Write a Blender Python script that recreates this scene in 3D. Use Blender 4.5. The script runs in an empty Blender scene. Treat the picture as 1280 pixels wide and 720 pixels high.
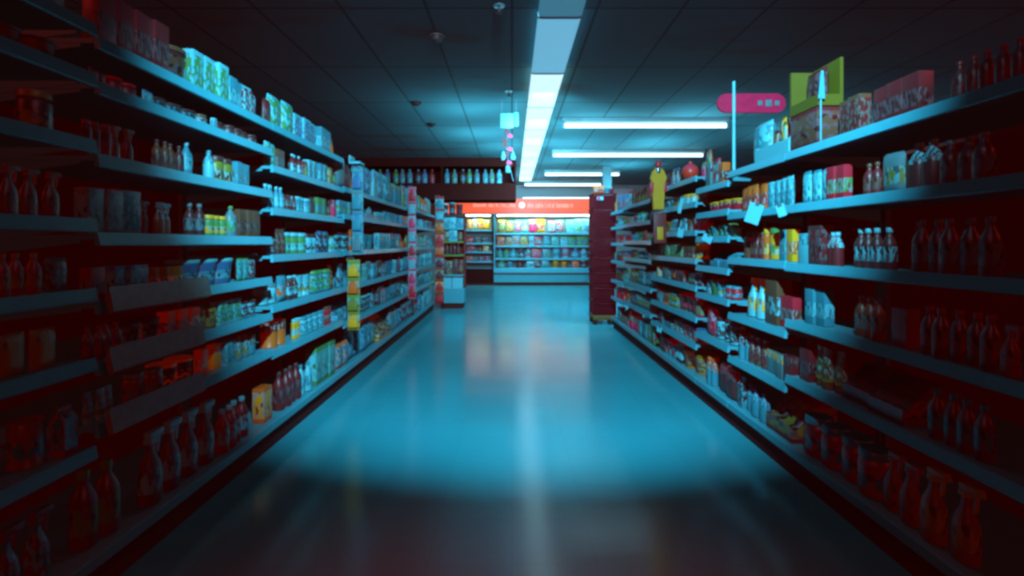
import bpy, bmesh, math, random
from mathutils import Vector, Matrix, Euler

R = random.Random(11)
C = bpy.context.scene.collection
PI = math.pi
F = 640.0            # focal length in pixels of the 1280-wide frame
EYE = 1.15           # eye height
XL, XR = -1.32, 1.35  # shelf fronts

# ------------------------------------------------------------------ materials
MATS = {}

def nodes_of(name):
    m = bpy.data.materials.new(name)
    m.use_nodes = True
    nt = m.node_tree
    b = nt.nodes['Principled BSDF']
    return m, nt, b

def mix_rgb(nt, fac, a, b):
    n = nt.nodes.new('ShaderNodeMix')
    n.data_type = 'RGBA'
    for sock, v in ((n.inputs[0], fac), (n.inputs[6], a), (n.inputs[7], b)):
        if hasattr(v, 'is_linked') or isinstance(v, bpy.types.NodeSocket):
            nt.links.new(v, sock)
        elif isinstance(v, (int, float)):
            sock.default_value = v
        else:
            sock.default_value = (*v, 1)
    return n.outputs[2]

def math_node(nt, op, a, b=None):
    n = nt.nodes.new('ShaderNodeMath')
    n.operation = op
    for i, v in enumerate((a, b)):
        if v is None:
            continue
        if isinstance(v, bpy.types.NodeSocket):
            nt.links.new(v, n.inputs[i])
        else:
            n.inputs[i].default_value = v
    return n.outputs[0]

def plain(name, col=None, rough=0.5, metal=0.0, var=0.12, scale=9.0, emit=None, estr=0.0, spec=.5):
    if name in MATS:
        return MATS[name]
    m, nt, b = nodes_of(name)
    tc = nt.nodes.new('ShaderNodeTexCoord')
    nz = nt.nodes.new('ShaderNodeTexNoise')
    nz.inputs['Scale'].default_value = scale
    nz.inputs['Detail'].default_value = 4
    nt.links.new(tc.outputs['Object'], nz.inputs['Vector'])
    dark = tuple(c * (1 - var) for c in col)
    lite = tuple(min(1, c * (1 + var)) for c in col)
    nt.links.new(mix_rgb(nt, nz.outputs['Fac'], dark, lite), b.inputs['Base Color'])
    b.inputs['Roughness'].default_value = rough
    b.inputs['Metallic'].default_value = metal
    b.inputs['Specular IOR Level'].default_value = spec
    if emit:
        b.inputs['Emission Color'].default_value = (*emit, 1)
        b.inputs['Emission Strength'].default_value = estr
    MATS[name] = m
    return m

PIG = {
    'pale': (.13, .62, .72), 'teal': (.05, .32, .42), 'blue': (.07, .22, .46), 'green': (.09, .32, .09),
    'yellow': (.90, .46, .02), 'orange': (.80, .16, .02), 'red': (.62, .025, .045), 'pink': (.90, .05, .20),
    'maroon': (.20, .022, .025), 'black': (.11, .03, .03), 'brown': (.17, .07, .035), 'olive': (.24, .24, .03),
    'grey': (.12, .26, .29),
}

def pack_mat(body, accent, style):
    """Printed packaging: a body colour with a printed panel of blocks in the accent colour."""
    key = f'print_{body}_{accent}_{style}'
    if key in MATS:
        return MATS[key]
    m, nt, b = nodes_of(key)
    tc = nt.nodes.new('ShaderNodeTexCoord')
    sep = nt.nodes.new('ShaderNodeSeparateXYZ')
    nt.links.new(tc.outputs['Generated'], sep.inputs[0])
    z = sep.outputs['Z']
    lo, hi = {'band': (.22, .62), 'panel': (.12, .88), 'top': (.62, .97)}[style]
    inz = math_node(nt, 'MULTIPLY', math_node(nt, 'GREATER_THAN', z, lo), math_node(nt, 'LESS_THAN', z, hi))
    oi = nt.nodes.new('ShaderNodeObjectInfo')
    mp = nt.nodes.new('ShaderNodeMapping')
    nt.links.new(tc.outputs['Generated'], mp.inputs['Vector'])
    mp.inputs['Scale'].default_value = (5.0, 8.5, 5.0) if style != 'panel' else (4.6, 6.4, 7.0)
    vo = nt.nodes.new('ShaderNodeTexVoronoi')
    vo.distance = 'CHEBYCHEV'
    vo.inputs['Scale'].default_value = 1.25
    vo.inputs['Randomness'].default_value = .9
    nt.links.new(mp.outputs[0], vo.inputs['Vector'])
    s2 = nt.nodes.new('ShaderNodeSeparateColor')
    nt.links.new(vo.outputs['Color'], s2.inputs[0])
    blocks = math_node(nt, 'GREATER_THAN', s2.outputs[0], .52)
    t_ = .12 if body in ('maroon', 'black', 'brown') else .5
    inner = mix_rgb(nt, blocks, PIG[accent], tuple(min(1, t_ * a + (1 - t_) * c) for a, c in zip(PIG['pale'], PIG[body])))
    ink = math_node(nt, 'GREATER_THAN', s2.outputs[1], .90)
    inner = mix_rgb(nt, ink, inner, tuple(c * .45 for c in PIG[body]))
    nt.links.new(mix_rgb(nt, inz, PIG[body], inner), b.inputs['Base Color'])
    b.inputs['Roughness'].default_value = .38
    MATS[key] = m
    return m

def pig(c):
    return plain('pigment_' + c, PIG[c], .42, var=.08)

M_SHELF = plain('shelf_enamel', (.08, .46, .56), .35, var=.06)
M_RAIL = plain('price_rail', (.075, .54, .68), .30, var=.10, scale=25)
M_BACK = plain('back_panel_brown', (.26, .06, .05), .8, spec=.1)
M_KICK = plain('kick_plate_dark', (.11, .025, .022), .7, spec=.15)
M_UPR = plain('upright_steel', (.10, .16, .17), .5)
M_WHITE = plain('white_plastic', (.14, .66, .78), .4, var=.05)
M_DARK = plain('dark_metal', (.10, .03, .027), .5)
M_CHROME = plain('wire_chrome', (.5, .6, .62), .3, metal=.8)

# ------------------------------------------------------------------ mesh helpers
def bx(bm, x0, x1, y0, y1, z0, z1, bev=0.0):
    g = bmesh.ops.create_cube(bm, size=1.0)
    vs = g['verts']
    for v in vs:
        v.co = Vector(((x0 + x1) / 2 + v.co.x * (x1 - x0), (y0 + y1) / 2 + v.co.y * (y1 - y0), (z0 + z1) / 2 + v.co.z * (z1 - z0)))
    if bev:
        es = list({e for v in vs for e in v.link_edges})
        bmesh.ops.bevel(bm, geom=es, offset=bev, segments=2, affect='EDGES', profile=.6)
    return bm

def lathe(bm, prof, n=16, cx=0, cy=0, sx=1, sy=1):
    """Revolve (r, z) points about z; closes the ends."""
    rings = []
    for r, z in prof:
        rings.append([bm.verts.new((cx + sx * r * math.cos(2 * PI * k / n), cy + sy * r * math.sin(2 * PI * k / n), z)) for k in range(n)])
    for a, b in zip(rings, rings[1:]):
        for k in range(n):
            bm.faces.new((a[k], a[(k + 1) % n], b[(k + 1) % n], b[k]))
    bm.faces.new(rings[0][::-1])
    bm.faces.new(rings[-1])
    return bm

def tube(bm, pts, r, n=8):
    pts = [Vector(p) for p in pts]
    rings = []
    for i, p in enumerate(pts):
        d = (pts[min(i + 1, len(pts) - 1)] - pts[max(i - 1, 0)]).normalized()
        u = d.orthogonal().normalized()
        if rings:
            u = (pu - d * pu.dot(d)).normalized()
        pu = u
        w = d.cross(u)
        rings.append([bm.verts.new(p + r * (math.cos(2 * PI * k / n) * u + math.sin(2 * PI * k / n) * w)) for k in range(n)])
    for a, b in zip(rings, rings[1:]):
        for k in range(n):
            bm.faces.new((a[k], a[(k + 1) % n], b[(k + 1) % n], b[k]))
    bm.faces.new(rings[0][::-1])
    bm.faces.new(rings[-1])
    return bm

def prism(bm, poly, axis, a0, a1):
    """Extrude a 2-D outline along an axis (0, 1 or 2)."""
    def P(p, t):
        q = list(p)
        q.insert(axis, t)
        return q
    A = [bm.verts.new(P(p, a0)) for p in poly]
    B = [bm.verts.new(P(p, a1)) for p in poly]
    n = len(poly)
    for k in range(n):
        bm.faces.new((A[k], A[(k + 1) % n], B[(k + 1) % n], B[k]))
    bm.faces.new(A[::-1])
    bm.faces.new(B)
    bmesh.ops.recalc_face_normals(bm, faces=bm.faces[:])
    return bm

def pillow(bm, w, d, h, crimp=.012, nx=10, nz=12, saw=True, round_=.5):
    """A filled bag standing on its lower seam: w along y, d thick along x, h up."""
    def thick(u, v):
        a = max(0.0, 1 - abs(2 * u - 1) ** 3.0) ** .6
        e = max(0.0, 1 - abs(2 * v - 1) ** 4.0) ** round_
        return .5 * d * a * e
    grid = {}
    for s in (-1, 1):
        for i in range(nx + 1):
            for j in range(nz + 1):
                u, v = i / nx, j / nz
                edge = i in (0, nx) or j in (0, nz)
                if edge and s == 1 and (-1, i, j) in grid:
                    grid[(1, i, j)] = grid[(-1, i, j)]
                    continue
                pinch = 1 - .07 * math.sin(PI * v) * (1 if saw else .4)
                zz = h * v + (.006 if (saw and j in (nz,) and i % 2) else 0)
                grid[(s, i, j)] = bm.verts.new((s * thick(u, v), (u - .5) * w * pinch, zz))
    for s in (-1, 1):
        for i in range(nx):
            for j in range(nz):
                q = [grid[(s, i, j)], grid[(s, i + 1, j)], grid[(s, i + 1, j + 1)], grid[(s, i, j + 1)]]
                bm.faces.new(q if s == 1 else q[::-1])
    return bm

def mesh(name, bm, smooth=True, ang=40):
    me = bpy.data.meshes.new(name)
    bm.normal_update()
    bm.to_mesh(me)
    bm.free()
    if smooth:
        me.polygons.foreach_set('use_smooth', [True] * len(me.polygons))
        me.set_sharp_from_angle(angle=math.radians(ang))
    return me

def obj(name, bm, mat, parent=None, loc=(0, 0, 0), smooth=True):
    me = mesh(name, bm, smooth) if isinstance(bm, bmesh.types.BMesh) else bm
    o = bpy.data.objects.new(name, me)
    C.objects.link(o)
    for mm in (mat if isinstance(mat, (list, tuple)) else [mat]):
        me.materials.append(mm)
    o.location = loc
    if parent:
        o.parent = parent
    return o

def tag(o, label, cat, group=None):
    o['label'] = label
    o['category'] = cat
    if group:
        o['group'] = group
    return o

def thing(name, label, cat, loc=(0, 0, 0), rotz=0, group=None):
    o = bpy.data.objects.new(name, None)
    C.objects.link(o)
    o.location = loc
    o.rotation_euler = (0, 0, rotz)
    o.empty_display_size = .1
    return tag(o, label, cat, group)

def struct(name, bm, mat, smooth=False):
    o = obj(name, bm, mat, smooth=smooth)
    o['kind'] = 'structure'
    return o

NB = bmesh.new
CYAN = (.20, .74, 1.0)
E_STRIP, LAMP_ON, E_TUBE, E_CASE, E_RED, E_NEAR, TILT = 42, 1.08, (30, 28, 8, 6), 9, .25, 1000, 72
DB, E_RFLOOR = 0, 170
UPL = [(-.5, 6.4, 9), (-.5, 7.8, 9), (-.2, 8.9, 6), (1.0, 7.0, 8), (1.0, 8.6, 9), (1.0, 10.4, 8), (2.4, 6.8, 8), (2.4, 8.6, 12), (2.4, 11.0, 12), (.3, 12.6, 8), (4.4, 7.5, 14)]
SPOT, BLEND, AIM = 68, .5, 17.8

# ------------------------------------------------------------------ the room
ROOM = dict(x0=-6.0, x1=6.5, y0=-2.5, y1=14.75, z1=2.83)

def floor_material():
    m, nt, b = nodes_of('vinyl_tile_floor')
    tc = nt.nodes.new('ShaderNodeTexCoord')
    br = nt.nodes.new('ShaderNodeTexBrick')
    br.offset = 0
    br.inputs['Scale'].default_value = 1
    br.inputs['Brick Width'].default_value = .305
    br.inputs['Row Height'].default_value = .305
    br.inputs['Mortar Size'].default_value = .0015
    br.inputs['Color1'].default_value = (.045, .54, .66, 1)
    br.inputs['Color2'].default_value = (.043, .50, .62, 1)
    br.inputs['Mortar'].default_value = (.038, .42, .52, 1)
    nt.links.new(tc.outputs['Object'], br.inputs['Vector'])
    nz = nt.nodes.new('ShaderNodeTexNoise')
    nz.inputs['Scale'].default_value = 1.6
    nz.inputs['Detail'].default_value = 6
    nt.links.new(tc.outputs['Object'], nz.inputs['Vector'])
    col = mix_rgb(nt, math_node(nt, 'MULTIPLY', nz.outputs['Fac'], .3), br.outputs['Color'], (.042, .45, .55))
    nt.links.new(col, b.inputs['Base Color'])
    rr = nt.nodes.new('ShaderNodeMapRange')
    rr.inputs['To Min'].default_value = .14
    rr.inputs['To Max'].default_value = .22
    nt.links.new(nz.outputs['Fac'], rr.inputs[0])
    nt.links.new(rr.outputs[0], b.inputs['Roughness'])
    mp = nt.nodes.new('ShaderNodeMapping')
    mp.inputs['Scale'].default_value = (.8, 3.2, 1)
    nt.links.new(tc.outputs['Object'], mp.inputs['Vector'])
    n2 = nt.nodes.new('ShaderNodeTexNoise')
    n2.inputs['Scale'].default_value = 1.5
    n2.inputs['Detail'].default_value = 2
    nt.links.new(mp.outputs[0], n2.inputs['Vector'])
    bp = nt.nodes.new('ShaderNodeBump')
    bp.inputs['Strength'].default_value = .10
    bp.inputs['Distance'].default_value = .02
    nt.links.new(n2.outputs['Fac'], bp.inputs['Height'])
    nt.links.new(bp.outputs[0], b.inputs['Normal'])
    b.inputs['IOR'].default_value = 1.6
    return m

def ceiling_material():
    m, nt, b = nodes_of('ceiling_tile')
    tc = nt.nodes.new('ShaderNodeTexCoord')
    br = nt.nodes.new('ShaderNodeTexBrick')
    br.offset = 0
    br.inputs['Scale'].default_value = 1
    br.inputs['Brick Width'].default_value = .61
    br.inputs['Row Height'].default_value = 1.22
    br.inputs['Mortar Size'].default_value = .011
    br.inputs['Color1'].default_value = (.17, .56, .62, 1)
    br.inputs['Color2'].default_value = (.15, .50, .56, 1)
    br.inputs['Mortar'].default_value = (.10, .20, .22, 1)
    nt.links.new(tc.outputs['Object'], br.inputs['Vector'])
    mp = nt.nodes.new('ShaderNodeMapping')
    mp.inputs['Scale'].default_value = (.35, .9, 1)
    nt.links.new(tc.outputs['Object'], mp.inputs['Vector'])
    nz = nt.nodes.new('ShaderNodeTexNoise')
    nz.inputs['Scale'].default_value = 1.3
    nz.inputs['Detail'].default_value = 5
    nt.links.new(mp.outputs[0], nz.inputs['Vector'])
    rp = nt.nodes.new('ShaderNodeValToRGB')
    rp.color_ramp.elements[0].position = .56
    rp.color_ramp.elements[1].position = .72
    nt.links.new(nz.outputs['Fac'], rp.inputs[0])
    col = mix_rgb(nt, math_node(nt, 'MULTIPLY', rp.outputs[0], .8), br.outputs['Color'], (.20, .11, .03))
    nt.links.new(col, b.inputs['Base Color'])
    b.inputs['Roughness'].default_value = .85
    return m

r = ROOM
struct('floor', bx(NB(), r['x0'], r['x1'], r['y0'], r['y1'], -.1, 0), floor_material())
struct('ceiling', bx(NB(), r['x0'], r['x1'], r['y0'], r['y1'], r['z1'], r['z1'] + .1), ceiling_material())
M_WALL = plain('painted_wall', (.22, .45, .48), .75, var=.06, scale=2)
struct('wall_back', bx(NB(), r['x0'], r['x1'], r['y1'], r['y1'] + .1, 0, r['z1']), M_WALL)
struct('wall_left', bx(NB(), r['x0'] - .1, r['x0'], r['y0'], r['y1'], 0, r['z1']), M_WALL)
struct('wall_right', bx(NB(), r['x1'], r['x1'] + .1, r['y0'], r['y1'], 0, r['z1']), M_WALL)
struct('wall_front', bx(NB(), r['x0'], r['x1'], r['y0'] - .1, r['y0'], 0, r['z1']), M_WALL)
# square pillar beyond the right-hand shelves
struct('trim_1', bx(NB(), 1.98, 2.16, 11.1, 11.28, 0, r['z1'], .01), plain('pillar_paint', (.22, .62, .68), .6))

# bulkhead over the far end of the left side, with a recessed display ledge
M_BULK = plain('bulkhead_dark', (.075, .012, .010), .9, spec=.05)
bm = NB()
bx(bm, -5.9, .08, 10.05, 10.85, 2.66, 2.829)
bx(bm, -5.9, .08, 10.05, 10.85, 2.0, 2.33)
bx(bm, -5.9, .08, 10.75, 10.85, 2.33, 2.66)
for xx in (-5.9, -4.4, -2.9, -1.4, .04):
    bx(bm, xx, xx + .04, 10.06, 10.75, 2.33, 2.66)
struct('trim_2', bm, M_BULK)

# ------------------------------------------------------------------ packaged goods: one mesh per shape
SHAPES = {}

def shape(name):
    if name in SHAPES:
        return SHAPES[name]
    parts = []      # (part name or None for the body, mesh, slot)
    if name == 'bottle':
        parts.append((None, mesh('bottle', lathe(NB(), [(.030, 0), (.034, .004), (.035, .02), (.035, .12), (.033, .14), (.022, .165), (.0135, .18), (.013, .195)])), 'print'))
        parts.append(('cap', mesh('cap', lathe(NB(), [(.0150, .1955), (.0155, .197), (.0155, .216), (.0135, .219)], 14)), 'accent'))
    elif name == 'jar':
        parts.append((None, mesh('jar', lathe(NB(), [(.036, 0), (.042, .005), (.043, .015), (.043, .085), (.040, .096), (.035, .102)])), 'print'))
        parts.append(('lid', mesh('lid', lathe(NB(), [(.040, .1025), (.0415, .104), (.0415, .122), (.039, .125)])), 'accent'))
    elif name == 'can':
        parts.append((None, mesh('can', lathe(NB(), [(.035, 0), (.037, .001), (.037, .004), (.0355, .006), (.0355, .105), (.037, .107), (.037, .110), (.0345, .110), (.034, .107), (.01, .107)])), 'print'))
    elif name == 'carton':
        bm = bx(NB(), -.035, .035, -.05, .05, 0, .20, .0025)
        bx(bm, -.003, .003, -.049, .049, .2005, .2025)
        parts.append((None, mesh('carton', bm), 'print'))
    elif name == 'juice_carton':
        bm = NB()
        prism(bm, [(-.035, 0), (.035, 0), (.035, .165), (.004, .20), (.004, .222), (-.004, .222), (-.004, .20), (-.035, .165)], 1, -.035, .035)
        parts.append((None, mesh('juice_carton', bm, ang=20), 'print'))
        bm = lathe(NB(), [(.011, 0), (.0115, .002), (.0115, .012), (.010, .013)], 12)
        bmesh.ops.rotate(bm, verts=bm.verts, matrix=Matrix.Rotation(math.radians(42), 3, 'Y'))
        bmesh.ops.translate(bm, verts=bm.verts, vec=(.020, 0, .183))
        parts.append(('cap', mesh('cap', bm), 'accent'))
    elif name == 'pouch':
        parts.append((None, mesh('pouch', pillow(NB(), .13, .06, .19)), 'print'))
    elif name == 'snack_bag':
        parts.append((None, mesh('snack_bag', pillow(NB(), .19, .10, .27, nx=12, nz=14)), 'print'))
    elif name == 'jug':
        parts.append((None, mesh('jug', lathe(NB(), [(.050, 0), (.058, .006), (.060, .03), (.060, .15), (.054, .185), (.030, .225), (.019, .24), (.018, .252)], 18, sx=.8)), 'print'))
        parts.append(('handle', mesh('handle', tube(NB(), [(0, .050, .20), (0, .075, .195), (0, .088, .16), (0, .086, .10), (0, .072, .075), (0, .055, .075)], .010)), 'body'))
        parts.append(('cap', mesh('cap', lathe(NB(), [(.021, .2525), (.022, .254), (.022, .276), (.020, .279)], 14)), 'accent'))
    elif name == 'spray_bottle':
        parts.append((None, mesh('spray_bottle', lathe(NB(), [(.036, 0), (.042, .005), (.042, .10), (.036, .13), (.018, .165), (.014, .18), (.014, .195)], sx=.75)), 'print'))
        bm = bx(NB(), -.012, .012, -.014, .052, .212, .236, .004)
        bx(bm, -.014, .014, -.014, .014, .196, .2125, .003)
        prism(bm, [(.034, .213), (.042, .213), (.034, .160), (.028, .160)], 0, -.006, .006)
        bx(bm, -.007, .007, .052, .060, .216, .231)
        parts.append(('trigger', mesh('trigger', bm), 'accent'))
    elif name == 'tub':
        parts.append((None, mesh('tub', lathe(NB(), [(.043, 0), (.046, .003), (.053, .082), (.055, .084), (.052, .088)], 18)), 'print'))
        parts.append(('lid', mesh('lid', lathe(NB(), [(.056, .0885), (.057, .090), (.057, .099), (.054, .102), (.048, .100)], 18)), 'accent'))
    elif name == 'squeeze_tube':
        bm = NB()
        rings = []
        n = 14
        for t, (a, d, z) in enumerate([(.020, .020, .03), (.027, .025, .034), (.027, .023, .08), (.028, .014, .13), (.030, .004, .165), (.030, .003, .175)]):
            rings.append([bm.verts.new((d * math.cos(2 * PI * k / n), a * math.sin(2 * PI * k / n), z)) for k in range(n)])
        for a, b2 in zip(rings, rings[1:]):
            for k in range(n):
                bm.faces.new((a[k], a[(k + 1) % n], b2[(k + 1) % n], b2[k]))
        bm.faces.new(rings[0][::-1]); bm.faces.new(rings[-1])
        parts.append((None, mesh('squeeze_tube', bm), 'print'))
        parts.append(('cap', mesh('cap', lathe(NB(), [(.022, 0), (.023, .002), (.021, .0295)], 14)), 'accent'))
    elif name == 'spray_can':
        parts.append((None, mesh('spray_can', lathe(NB(), [(.025, 0), (.027, .001), (.0265, .005), (.0265, .15), (.027, .153), (.020, .165)], 14)), 'print'))
        parts.append(('cap', mesh('cap', lathe(NB(), [(.0215, .1655), (.0225, .167), (.0215, .195), (.017, .200)], 14)), 'accent'))
    elif name == 'roll_pack':
        bm = NB()
        for j in (0, 1):
            for k in (-.5, .5):
                lathe(bm, [(.050, .004 + j * .104), (.054, .010 + j * .104), (.054, .098 + j * .104), (.050, .104 + j * .104)], 18, 0, k * .109)
        bx(bm, -.046, .046, -.10, .10, .002, .21, .01)
        parts.append((None, mesh('roll_pack', bm), 'print'))
    elif name == 'shelf_box':
        bm = NB()
        prism(bm, [(-.10, 0), (.06, 0), (.06, .06), (.035, .06), (-.04, .14), (-.10, .14)], 1, -.09, .09)
        bmesh.ops.bevel(bm, geom=bm.edges[:], offset=.002, segments=1, affect='EDGES')
        parts.append((None, mesh('shelf_box', bm), 'print'))
    elif name == 'hang_pack':
        bm = bx(NB(), -.002, .002, -.045, .045, 0, .16, .001)
        parts.append((None, mesh('hang_pack', bm), 'print'))
        parts.append(('blister', mesh('blister', bx(NB(), .003, .026, -.034, .034, .015, .10, .008)), 'accent'))
    lo = [9, 9, 9]; hi = [-9, -9, -9]
    for _, me, _s in parts:
        for v in me.vertices:
            for i in range(3):
                lo[i] = min(lo[i], v.co[i]); hi[i] = max(hi[i], v.co[i])
    for _, me, _s in parts:
        if not me.materials:
            me.materials.append(pig('pale'))
    SHAPES[name] = (parts, lo, hi)
    return SHAPES[name]

ADJ = {'bottle': 'bottle', 'jar': 'jar', 'can': 'can', 'carton': 'carton', 'juice_carton': 'gable-top carton', 'pouch': 'pouch', 'snack_bag': 'bag',
       'jug': 'handled jug', 'spray_bottle': 'spray bottle', 'tub': 'tub', 'squeeze_tube': 'squeeze tube', 'spray_can': 'spray can',
       'roll_pack': 'pack of rolls', 'shelf_box': 'cut-away display box', 'hang_pack': 'blister pack'}
CAPPY = {'bottle': 'cap', 'jar': 'lid', 'juice_carton': 'cap', 'jug': 'cap', 'spray_bottle': 'trigger', 'tub': 'lid', 'squeeze_tube': 'cap', 'spray_can': 'cap', 'hang_pack': 'blister'}

def put(kind, body, accent, style, x, y, z, rotz, scale, label, group=None, tilt=0.0):
    """One packaged product: the body mesh is the thing; its cap, lid, trigger or handle is a child."""
    parts, lo, hi = shape(kind)
    pm = pack_mat(body, accent, style)
    root = None
    for nm, me, slot in parts:
        o = bpy.data.objects.new(kind if nm is None else nm, me)
        C.objects.link(o)
        o.material_slots[0].link = 'OBJECT'
        o.material_slots[0].material = pm if slot == 'print' else pig(accent if slot == 'accent' else body)
        if nm is None:
            root = o
        else:
            o.parent = root
    root.location = (x, y, z)
    root.rotation_euler = (0, tilt, rotz)
    root.scale = scale if isinstance(scale, (tuple, list)) else (scale,) * 3
    return tag(root, label, ADJ[kind].split()[-1] if kind != 'roll_pack' else 'paper rolls', group)

ORD = ['zeroth', 'first', 'second', 'third', 'fourth', 'fifth', 'sixth', 'seventh', 'eighth', 'ninth', 'tenth']
NUM = ['', 'one', 'two', 'three', 'four', 'five', 'six', 'seven', 'eight', 'nine']
USED = set()

def plural(s):
    a = s.split(' of ')
    h = a[0]
    h = h[:-1] + 'ies' if h.endswith('y') else (h + 'es' if h.endswith(('x', 'ch', 's')) else h + 's')
    return ' of '.join([h] + a[1:])

def describe(kind, body, accent, style):
    s = ADJ[kind]
    if kind in CAPPY and accent != body:
        return body, s, f'with {accent} {CAPPY[kind]}'
    if accent != body:
        return body, s, f'printed {accent}'
    return body, s, ''

def unique_runs(n, kind, body, accent, style, where):
    """Labels for n alike products side by side, told apart by their place in the run."""
    b, s, w = describe(kind, body, accent, style)
    key = (b, s, w, where)
    if key in USED:
        return None
    USED.add(key)
    tail = (' ' + w) if w else ''
    if n == 1:
        return [f'single {b} {s}{tail}, {where}']
    out = []
    for i in range(n):
        o = 'nearest' if i == 0 else 'farthest' if i == n - 1 else ORD[i + 1] + ' nearest' if n > 3 else 'middle'
        out.append(f'{o} of {NUM[n]} {b} {plural(s)}{tail}, {where}')
    return out

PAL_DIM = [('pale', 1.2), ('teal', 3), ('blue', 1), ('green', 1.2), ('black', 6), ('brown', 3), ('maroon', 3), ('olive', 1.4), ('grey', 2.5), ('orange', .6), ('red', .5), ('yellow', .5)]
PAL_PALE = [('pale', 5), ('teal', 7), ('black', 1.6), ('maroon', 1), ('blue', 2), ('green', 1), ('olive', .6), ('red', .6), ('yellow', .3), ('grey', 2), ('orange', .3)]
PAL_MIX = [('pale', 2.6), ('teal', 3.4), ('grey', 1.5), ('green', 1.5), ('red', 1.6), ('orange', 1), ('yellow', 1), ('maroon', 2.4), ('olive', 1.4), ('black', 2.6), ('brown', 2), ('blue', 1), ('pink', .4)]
PAL_VIGNETTE = [('black', 4), ('maroon', 3), ('brown', 3), ('grey', 1), ('teal', 1.5), ('pale', 1), ('olive', .6)]  # near-bay goods: edge darkness put into the pack colours

def pick(pal):
    t = R.random() * sum(w for _, w in pal)
    for c, w in pal:
        t -= w
        if t <= 0:
            return c
    return pal[-1][0]

HGT = {'bottle': .22, 'jar': .125, 'can': .11, 'carton': .2, 'juice_carton': .222, 'pouch': .19, 'snack_bag': .27, 'jug': .28, 'spray_bottle': .236, 'tub': .102,
       'squeeze_tube': .175, 'spray_can': .2, 'roll_pack': .21, 'shelf_box': .14}
KINDS_ALL = ['bottle', 'jar', 'can', 'carton', 'carton', 'juice_carton', 'pouch', 'jug', 'spray_bottle', 'tub', 'squeeze_tube', 'spray_can', 'shelf_box']
KINDS_JARS = ['bottle', 'bottle', 'jar', 'jar', 'can', 'tub', 'spray_can', 'squeeze_tube']
KINDS_PACK = ['carton', 'carton', 'pouch', 'roll_pack', 'snack_bag', 'juice_carton', 'tub', 'jug', 'shelf_box', 'spray_bottle']

def run(side, y, ymax, z, clear, kind, body, accent, style, n, where, group, hfac=None, wfac=1.0, inset=.035):
    """A run of n alike products along a shelf from y; returns the y it reached."""
    parts, lo, hi = shape(kind)
    h = hi[2]
    want = min((hfac or R.uniform(.62, .88)) * clear, h * 1.45)
    s = max(.55, min(1.45, want / h))
    if h * s > clear - .012:
        s = (clear - .012) / h
    sxy = s * wfac if kind in ('carton', 'pouch', 'roll_pack', 'snack_bag') else max(s, .8) * wfac if kind in ('jar', 'tub', 'can') else s * wfac
    w = (hi[1] - lo[1]) * sxy
    gap = .004
    while n > 1 and y + n * (w + gap) > ymax:
        n -= 1
    if y + w > ymax:
        return None
    labels = unique_runs(n, kind, body, accent, style, where)
    if labels is None:
        return None
    face = 1 if side < 0 else -1
    rot = 0 if side < 0 else PI
    front = (XL if side < 0 else XR) - face * inset
    for i in range(n):
        yy = y + (w + gap) * i + w / 2 - ((hi[1] + lo[1]) / 2) * sxy * face
        jit = R.uniform(0, .022)
        x = front - face * (hi[0] * sxy + jit)
        put(kind, body, accent, style, x, yy, z + .0015, rot, (sxy, sxy, s), labels[i], group)
    return y + n * (w + gap)

def fill(side, y0, y1, z, clear, pal, kinds, where, group, dens=.92, plan=()):
    """Fill one shelf with runs; plan gives the runs the photograph shows, as (y, kind, body, accent, style, n, hfac, wfac)."""
    y = y0 + .012
    todo = sorted(plan)
    guard = 0
    while y < y1 - .05 and guard < 60:
        guard += 1
        lim = y1 - .012
        if todo:
            if todo[0][0] <= y + .035:
                _, k, b, a, st, n, hf, wf = todo.pop(0)
                yy = run(side, y, y1 - .012, z, clear, k, b, a, st, n, where, group, hf, wf)
                if yy:
                    y = yy + .006
                continue
            lim = todo[0][0]
        if R.random() > dens:
            y += R.uniform(.04, .10)
            continue
        k = R.choice(kinds)
        if HGT[k] * .6 > clear - .01:
            k = R.choice(['can', 'jar', 'tub', 'carton'])
        b = pick(pal)
        a = pick(pal)
        if a == b and R.random() < .8:
            a = R.choice([c for c in ('pale', 'teal', 'black', 'red', 'green') if c != b])
        yy = run(side, y, lim, z, clear, k, b, a, R.choice(['band', 'panel', 'top', 'band']), R.choice([1, 2, 2, 3, 3, 4, 5]), where, group)
        if yy:
            y = yy + R.uniform(.003, .012)
        elif lim - y < .12:
            y = lim

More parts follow.
